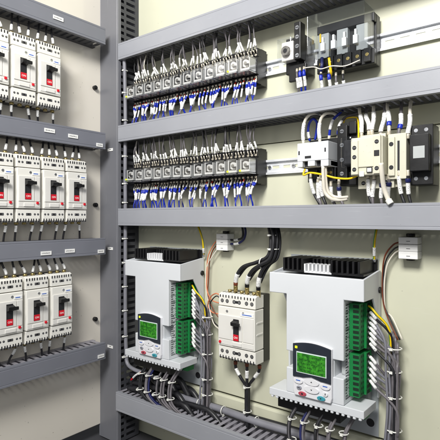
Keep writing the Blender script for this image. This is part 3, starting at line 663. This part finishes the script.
for lab, m_, du, dv in (('reddish brown', 'brown', 0, 0), ('black', 'dark_cable', 2, 4.5), ('pale yellow', 'pale_wire', 4.5, 9)):
    W(f'{lab} thin wire arching from the right terminal stack down behind the right drive', [AT(400,242+dv*.9,.945), AT(393+du*.2,245+dv,.945), AT(385+du*.5,256+dv,.945), AT(382.5+du*.4,275+dv,.948), AT(383+du*.5,300+dv,.945), AT(388+du,318,.94), AT(398+du,340,.93)], .0016, m_)
W('coiled orange thin wire looping beside the top of the wide breaker', [(-0.7259, 0.9300, -0.1975), (-0.7381, 0.9250, -0.1917), (-0.7602, 0.9300, -0.2036), (-0.7727, 0.9350, -0.2264), (-0.7593, 0.9350, -0.2429), (-0.7323, 0.9300, -0.2439)], .0017, 'orange_wire')
W('black thin wire looping beside the top of the wide breaker', [(-0.7227, 0.9300, -0.2098), (-0.7349, 0.9250, -0.1977), (-0.7536, 0.9280, -0.2103), (-0.7660, 0.9350, -0.2282), (-0.7600, 0.9400, -0.2646), (-0.7363, 0.9350, -0.2784)], .0016, 'dark_cable')

# drive terminal wires and the grey bundles
def bundle(label, dx, n, v_to):
    t = thing('cable_bundle', label, 'cable bundle', (-.800+dx, PY-.03, -.17), 0, 'grey wire bundles beside the drives')
    o = Vector((-.800+dx, PY-.03, -.17)); rnd = random.Random(3)
    for i in range(n):
        z = -.178-.0105*i if i < 8 else -.278-.012*(i-8)
        fx, fy = rnd.uniform(-.013, .013), rnd.uniform(-.011, .011)
        x0 = -.8205+dx
        cx, cy = -.771+dx, PY-.034
        pts = [(x0, PY-.037, z), (x0+.008, PY-.042, z-.002), (x0+.020, PY-.046, z-.012), (cx+fx, cy+fy-.004, z-.045), (cx+fx, cy+fy, min(z-.10, -.30)), (cx+fx*.8+.001, cy+fy, -.37), (cx-.002+fx, cy+fy, -.44), (cx-.004+fx*1.4, cy+fy-.006, -.535)]
        P = path_smooth([Vector(p)-o for p in pts], 6)
        m_, m2 = ('yellow', 'green_wire') if i == 0 else ('grey_wire', None)
        w_ = MB().tube(P, .0026, 8, 0, 1 if m2 else None).build('wire', [m_, m2] if m2 else rnd.choice(['grey_wire', 'grey_wire', 'grey_wire', 'grey_tube', 'dark_cable']), t)
        if i: MB().tube(sub_path(P, .007, .026), .0034, 8).build('marker_sleeve', 'marker', w_)
        MB().tube(sub_path(P, .0, .007), .0022, 8).build('ferrule', 'white', w_)
    for i in range(11):
        fx, fy = rnd.uniform(-.012, .012), rnd.uniform(-.010, .010); cx, cy = -.771+dx, PY-.034
        pts = [(cx+fx-.004, cy+.01, -.225-.01*i), (cx+fx, cy+fy, -.29), (cx+fx, cy+fy, -.37), (cx+fx, cy+fy, -.44), (cx-.004+fx*1.4, cy+fy-.006, -.535)]
        MB().tube(path_smooth([Vector(p)-o for p in pts], 5), .0028, 8).build('wire', 'grey_wire', t)
    for zz in (-.255, -.300, -.350, -.415, -.455, -.490):
        tie(None, (cx-o.x, cy-o.y, zz-o.z), .0155, .0128, parent=t)
    return t
bundle('grey bundle of wires with cable ties beside the green terminals of the left drive', 0, 13, 0)
bundle('grey bundle of wires beside the green terminals of the right drive', .475, 13, 0)
# looms under the drives
for di, (dx, dn) in enumerate(((0, 'left'), (.475, 'right'))):
    for j, (x, n_, mm) in enumerate(((-.955, 3, 'dark_cable'), (-.925, 4, 'navy'), (-.893, 3, 'dark_cable'), (-.868, 3, 'grey_wire'), (-.838, 3, 'grey_wire'))):
        base = Vector((x+dx, PY-.055, -.385))
        t = thing('wire_loom', f'{ORD[j]} curved loom of wires from the left under the {dn} drive, held by white ties', 'wire loom', base, 0, 'curved looms under the drives')
        cen = []
        for q in range(n_):
            ox, oy = J(.005), J(.005)
            pts = [(ox*2, .004+oy, 0), (ox-.008, -.006+oy, -.020), (ox-.019, -.022+oy, -.052), (ox-.011, -.032+oy, -.092), (ox+.014, -.024+oy, -.118), (ox+.042, -.008+oy, -.136)]
            P = path_smooth(pts, 6); w_ = MB().tube(P, .0027, 8).build('wire', mm if q % 2 == 0 else 'grey_wire', t)
            MB().tube(sub_path(P, .004, .020), .0034, 8).build('marker_sleeve', 'marker', w_)
        tie(None, (-.018, -.020, -.046), .009, parent=t); tie(None, (-.0125, -.031, -.086), .009, parent=t)
# thick black cables lying along the bottom
for i, (z, y, r, x0, x1) in enumerate(((-.468, .946, .008, -1.04, -.80), (-.4865, .932, .0085, -1.05, -.30), (-.476, .915, .0075, -1.05, -.82), (-.492, .900, .007, -1.04, -.78), (-.446, .935, .0085, -1.04, -.84), (-.488, .949, .006, -1.04, .10), (-.458, .920, .0085, -1.05, -.86), (-.490, .915, .0065, -1.04, -.70))):
    n_ = 7; pts = [(x0+(x1-x0)*q/n_, y+J(.005), z+J(.004)-(.035 if q == n_ and x1 < 0 else 0)) for q in range(n_+1)]
    wire('power_cable', f'{["short thick black", "longest grey", "medium black", "lower front black", "topmost black", "rearmost thin black", "upper front black", "middle low black"][i]} cable lying along the bottom above the slotted duct', 'cable', pts, r, 'dark_cable' if i != 1 else 'grey_tube', [], 'black cables along the bottom', seg=12)
for i, x in enumerate((-.90, -.80, -.72, -.62)):
    tie(f'white cable tie on the bottom cable, {ORD[i]} from the left', (x, .932, -.4865), .0105, axis='x')
W('red and white wire crossing the dark corner under the left drive', [(-1.0320, 0.9000, -0.4676), (-1.0106, 0.9000, -0.4487), (-0.9814, 0.9000, -0.4313), (-0.9450, 0.9000, -0.3990)], .0026, 'red', [(.012, .050, 'marker', MS, .0030)])
# grey conduit clipped along the vertical duct
pts = [(-1.062, PY-.072, .50), (-1.058, PY-.066, .46), (-1.0600, PY-.060, .30), (-1.0585, PY-.062, .15), (-1.0600, PY-.060, .0), (-1.0590, PY-.061, -.15), (-1.0600, PY-.060, -.30), (-1.0585, PY-.058, -.395), (-1.050, PY-.060, -.425), (-1.02, PY-.060, -.436), (-.97, PY-.055, -.440), (-.93, PY-.05, -.448)]
P0 = Vector(pts[0]); t = thing('conduit', 'grey flexible conduit clipped down the slotted side of the vertical duct', 'conduit', P0)
MB().tube(path_smooth([Vector(p)-P0 for p in pts], 8), .0055, 12).build('tube', 'grey_tube', t)
for zz in (.43, .365, .285, .18, .10, .045, -.06, -.13, -.20, -.27, -.345, -.405):
    tie(None, (-1.0590-P0.x, PY-.061-P0.y, zz-P0.z), .0066, parent=t)

# contactor wires, upper side
gw = 'white sleeved wires over the contactors'
W('white sleeved wire arching over the left end of the white contactor', [(-0.4773, 0.9000, 0.1592), (-0.4785, 0.9000, 0.1852), (-0.4737, 0.9000, 0.2083), (-0.4618, 0.9000, 0.2206), (-0.4531, 0.9200, 0.2261), (-0.4463, 0.9350, 0.2213)], .0034, 'pale_wire', [(.008, .045, 'marker', MS, .0042)], gw)
W('white sleeved wire arching over the middle of the white contactor', [(-0.4387, 0.9000, 0.1596), (-0.4409, 0.9000, 0.1851), (-0.4364, 0.9000, 0.2077), (-0.4251, 0.9000, 0.2176), (-0.4186, 0.9200, 0.2213), (-0.4141, 0.9350, 0.2148)], .0034, 'pale_wire', [(.006, .040, 'marker', MS, .0042)], gw)
W('bright blue looped wire behind the white contactor', [(-0.4747, 0.9250, 0.1687), (-0.4769, 0.9200, 0.1857), (-0.4745, 0.9200, 0.2051), (-0.4649, 0.9200, 0.2147), (-0.4604, 0.9300, 0.2071), (-0.4641, 0.9350, 0.1886), (-0.4677, 0.9350, 0.1715)], .0027, 'blue', [(.006, .020, 'marker', MS, .0036)], gw)
W('blue and white wire above the right half of the white contactor', [(-0.4323, 0.9300, 0.1650), (-0.4277, 0.9250, 0.1873), (-0.4209, 0.9250, 0.2077), (-0.4074, 0.9300, 0.2215), (-0.3962, 0.9350, 0.2335)], .0028, 'blue', [(.003, .012, 'pale_wire', 'insulator', .0034), (.024, .046, 'marker', MS, .0036)], gw)
W('white wire with blue band between the white contactor and the black relay', [(-0.4096, 0.9250, 0.1620), (-0.4063, 0.9200, 0.1799), (-0.4030, 0.9200, 0.1962), (-0.3941, 0.9300, 0.2113), (-0.3745, 0.9350, 0.2158), (-0.3658, 0.9400, 0.2196)], .0029, 'grey_wire', [(.0, .010, 'ferrule', 'ferrule', .0034), (.014, .022, 'blue', 'blue_sleeve', .0038), (.022, .044, 'marker', MS, .0036)], gw)
W('bright yellow wire bridging over the black relay to the cream contactor', [(-0.3985, 0.9300, 0.1804), (-0.3985, 0.9300, 0.2035), (-0.3897, 0.9300, 0.2087), (-0.3705, 0.9250, 0.2063), (-0.3643, 0.9200, 0.1995), (-0.3553, 0.9000, 0.1751), (-0.3514, 0.8900, 0.1575)], .0017, 'yellow')
W('bright yellow wire looping under the white contactor to the cream contactor', [(-0.4658, 0.8850, 0.1035), (-0.4677, 0.8820, 0.0907), (-0.4536, 0.8840, 0.0946), (-0.4254, 0.8820, 0.0893), (-0.3967, 0.8860, 0.0809), (-0.3667, 0.8850, 0.0782), (-0.3484, 0.8850, 0.0861), (-0.3483, 0.8900, 0.0982)], .0021, 'yellow')
for i, (u, v, u2, v2, bl, ds) in enumerate(((361.5, 137, 359.5, 110, 0, 'first'), (369, 134, 366, 116, 0, 'second'), (372, 134, 373.5, 108, 0, 'third'), (381, 136, 385, 106, 0, 'fourth'), (389, 134, 387, 106, 1, 'fifth'), (399, 137, 401, 112, 1, 'sixth'), (408, 138, 410, 110, 0, 'seventh'))):
    bands = [(.0, .008, 'ferrule', 'ferrule', .0040)] + ([(.018, .026, 'blue', 'blue_sleeve', .0050)] if bl else []) + [(.026 if bl else .010, .048, 'marker', MS, .0045)]
    W(f'white sleeved wire rising from the cream contactors into the duct, {ds} from the left', [AT(u,v+1,.905), AT(u,v-6,.905), AT((u+u2)/2+1,(v+v2)/2-2,.91), AT(u2,v2,.915), AT(u2+1,v2-10,.93)], .0034, 'grey_wire' if i % 2 else 'pale_wire', bands, gw)
# contactor wires, lower side
gl_ = 'white sleeved wires under the contactors'
for i, (u, v, u2, m_, bl) in enumerate(((311, 176, 320, 'dark_cable', 0), (318, 180, 321, 'grey_wire', 0), (321, 178, 326, 'dark_cable', 0), (331, 184, 335, 'grey_wire', 0), (339, 182, 343, 'grey_wire', 1), (368, 176, 372, 'dark_cable', 0), (374, 177, 373, 'grey_wire', 0), (382, 178, 382, 'grey_wire', 1), (389, 177, 389, 'grey_wire', 1), (399, 173, 405, 'dark_cable', 0), (408, 173, 411, 'dark_cable', 1))):
    bands = [(.0, .011, 'ferrule', 'ferrule', .0034)] + ([(.016, .023, 'navy', 'blue_sleeve', .0052)] if bl else []) + [(.023 if bl else .012, .046, 'marker', MS, .0042)]
    W(f'white sleeved wire dropping from the contactors into the lower duct, {ORD[i]} from the left', [AT(u,v-3,.900), AT(u,v+6,.90), AT((u+u2)/2-1,(v+209)/2+2,.905), AT(u2,205,.905), AT(u2+1,213,.92)], .0031, m_, bands, gl_)
W('plain cream double wire curving from under the white contactor towards the black relay', [(-0.4198, 0.8750, 0.1057), (-0.4211, 0.8800, 0.0777), (-0.4202, 0.8850, 0.0533), (-0.4093, 0.8900, 0.0399), (-0.3986, 0.9000, 0.0369), (-0.3835, 0.9100, 0.0388)], .0038, 'pale_wire')
W('second plain cream wire curving beside the first under the white contactor', [(-0.4167, 0.8800, 0.1060), (-0.4180, 0.8850, 0.0778), (-0.4159, 0.8900, 0.0554), (-0.4072, 0.8950, 0.0451), (-0.3942, 0.9000, 0.0419), (-0.3814, 0.9100, 0.0429)], .0032, 'pale_wire')
W('plain cream wire hanging in front of the cream contactor ending in a knotted tie', [(-0.2967, 0.8600, 0.1015), (-0.2966, 0.8650, 0.0816), (-0.2963, 0.8750, 0.0561), (-0.2905, 0.8800, 0.0355), (-0.2850, 0.8800, 0.0261)], .0046, 'pale_wire', [(-.010, -.0, 'tie_white', 'knot', .0062)])
# upper right wires
gu = 'marked wires of the upper right devices'
for i, (u, v, bl, m_, ds) in enumerate(((297, 72, 0, 'grey_wire', 'leftmost'), (300, 71, 1, 'blue', 'second'), (304, 70, 1, 'blue', 'third'), (321, 74, 1, 'dark_cable', 'fourth'), (329, 73, 1, 'grey_wire', 'fifth'), (336, 76, 0, 'grey_wire', 'sixth'), (343, 74, 0, 'dark_cable', 'seventh'))):
    bands = [(.0, .008, 'ferrule', 'ferrule', .0026)] + ([(.012, .022, 'blue', 'blue_sleeve', .0040)] if bl else []) + [(.022, .044, 'marker', MS, .0036)]
    W(f'marked wire hanging from the upper right devices, {ds} from the left', [AT(u,v-3,.905), AT(u,v+4,.90), AT(u+1,v+11,.905), AT(u+1.5,v+20,.91), AT(u+1.5,v+30,.93)], .0022, m_, bands, gu)
W('short yellow wire hanging under the clear plastic box', [(-0.4184, 0.9000, 0.3318), (-0.4161, 0.9000, 0.3148), (-0.4162, 0.9050, 0.2994), (-0.4276, 0.9150, 0.2956)], .0028, 'yellow')
W('blue wire dropping from under the clear plastic box', [(-0.4365, 0.9050, 0.3370), (-0.4341, 0.9000, 0.3184), (-0.4388, 0.9050, 0.3080)], .0036, 'navy')
W('thin pale wire running under the clear plastic box', [(-0.4708, 0.8900, 0.3189), (-0.4449, 0.8850, 0.3146), (-0.4291, 0.8850, 0.3073), (-0.4048, 0.8850, 0.3086), (-0.3793, 0.8900, 0.3048), (-0.3522, 0.9000, 0.3138)], .0012, 'pale_wire')

# ------------------------------------------------------------------ camera and lamps
cam = bpy.data.cameras.new('camera'); co = bpy.data.objects.new('camera', cam); col.objects.link(co); sc.camera = co
cam.sensor_width = 36; cam.lens = 36*466/440; cam.shift_y = -2/440; cam.clip_start = .02; cam.clip_end = 50
co.location = (0, 0, H); co.rotation_euler = (math.pi/2, 0, math.atan2(.617, .787))
def area(name, loc, target, sx, sy, energy, colr=(1, 1, 1)):
    l = bpy.data.lights.new(name, 'AREA'); l.shape = 'RECTANGLE'; l.size = sx; l.size_y = sy; l.energy = energy; l.color = colr
    o = bpy.data.objects.new(name, l); col.objects.link(o); o.location = (loc[0], loc[1], loc[2]+H)
    d = Vector(target)-Vector(loc); o.rotation_euler = d.to_track_quat('-Z', 'Y').to_euler(); return o
area('ceiling_lamp', (-.20, -.50, 1.10), (-.65, .95, .22), .6, .45, 47, (1, .985, .95))
area('room_lamp', (.55, -.5, .55), (-1.1, .7, .2), .7, .8, 7, (.98, .985, 1))
w = bpy.data.worlds.new('World'); sc.world = w; w.use_nodes = True
w.node_tree.nodes['Background'].inputs[0].default_value = (.93, .96, 1, 1); w.node_tree.nodes['Background'].inputs[1].default_value = .22
sc.view_settings.view_transform = 'Standard'; sc.view_settings.look = 'None'; sc.view_settings.exposure = 0; sc.view_settings.gamma = 1
sc.cycles.max_bounces = 6; sc.cycles.transparent_max_bounces = 12
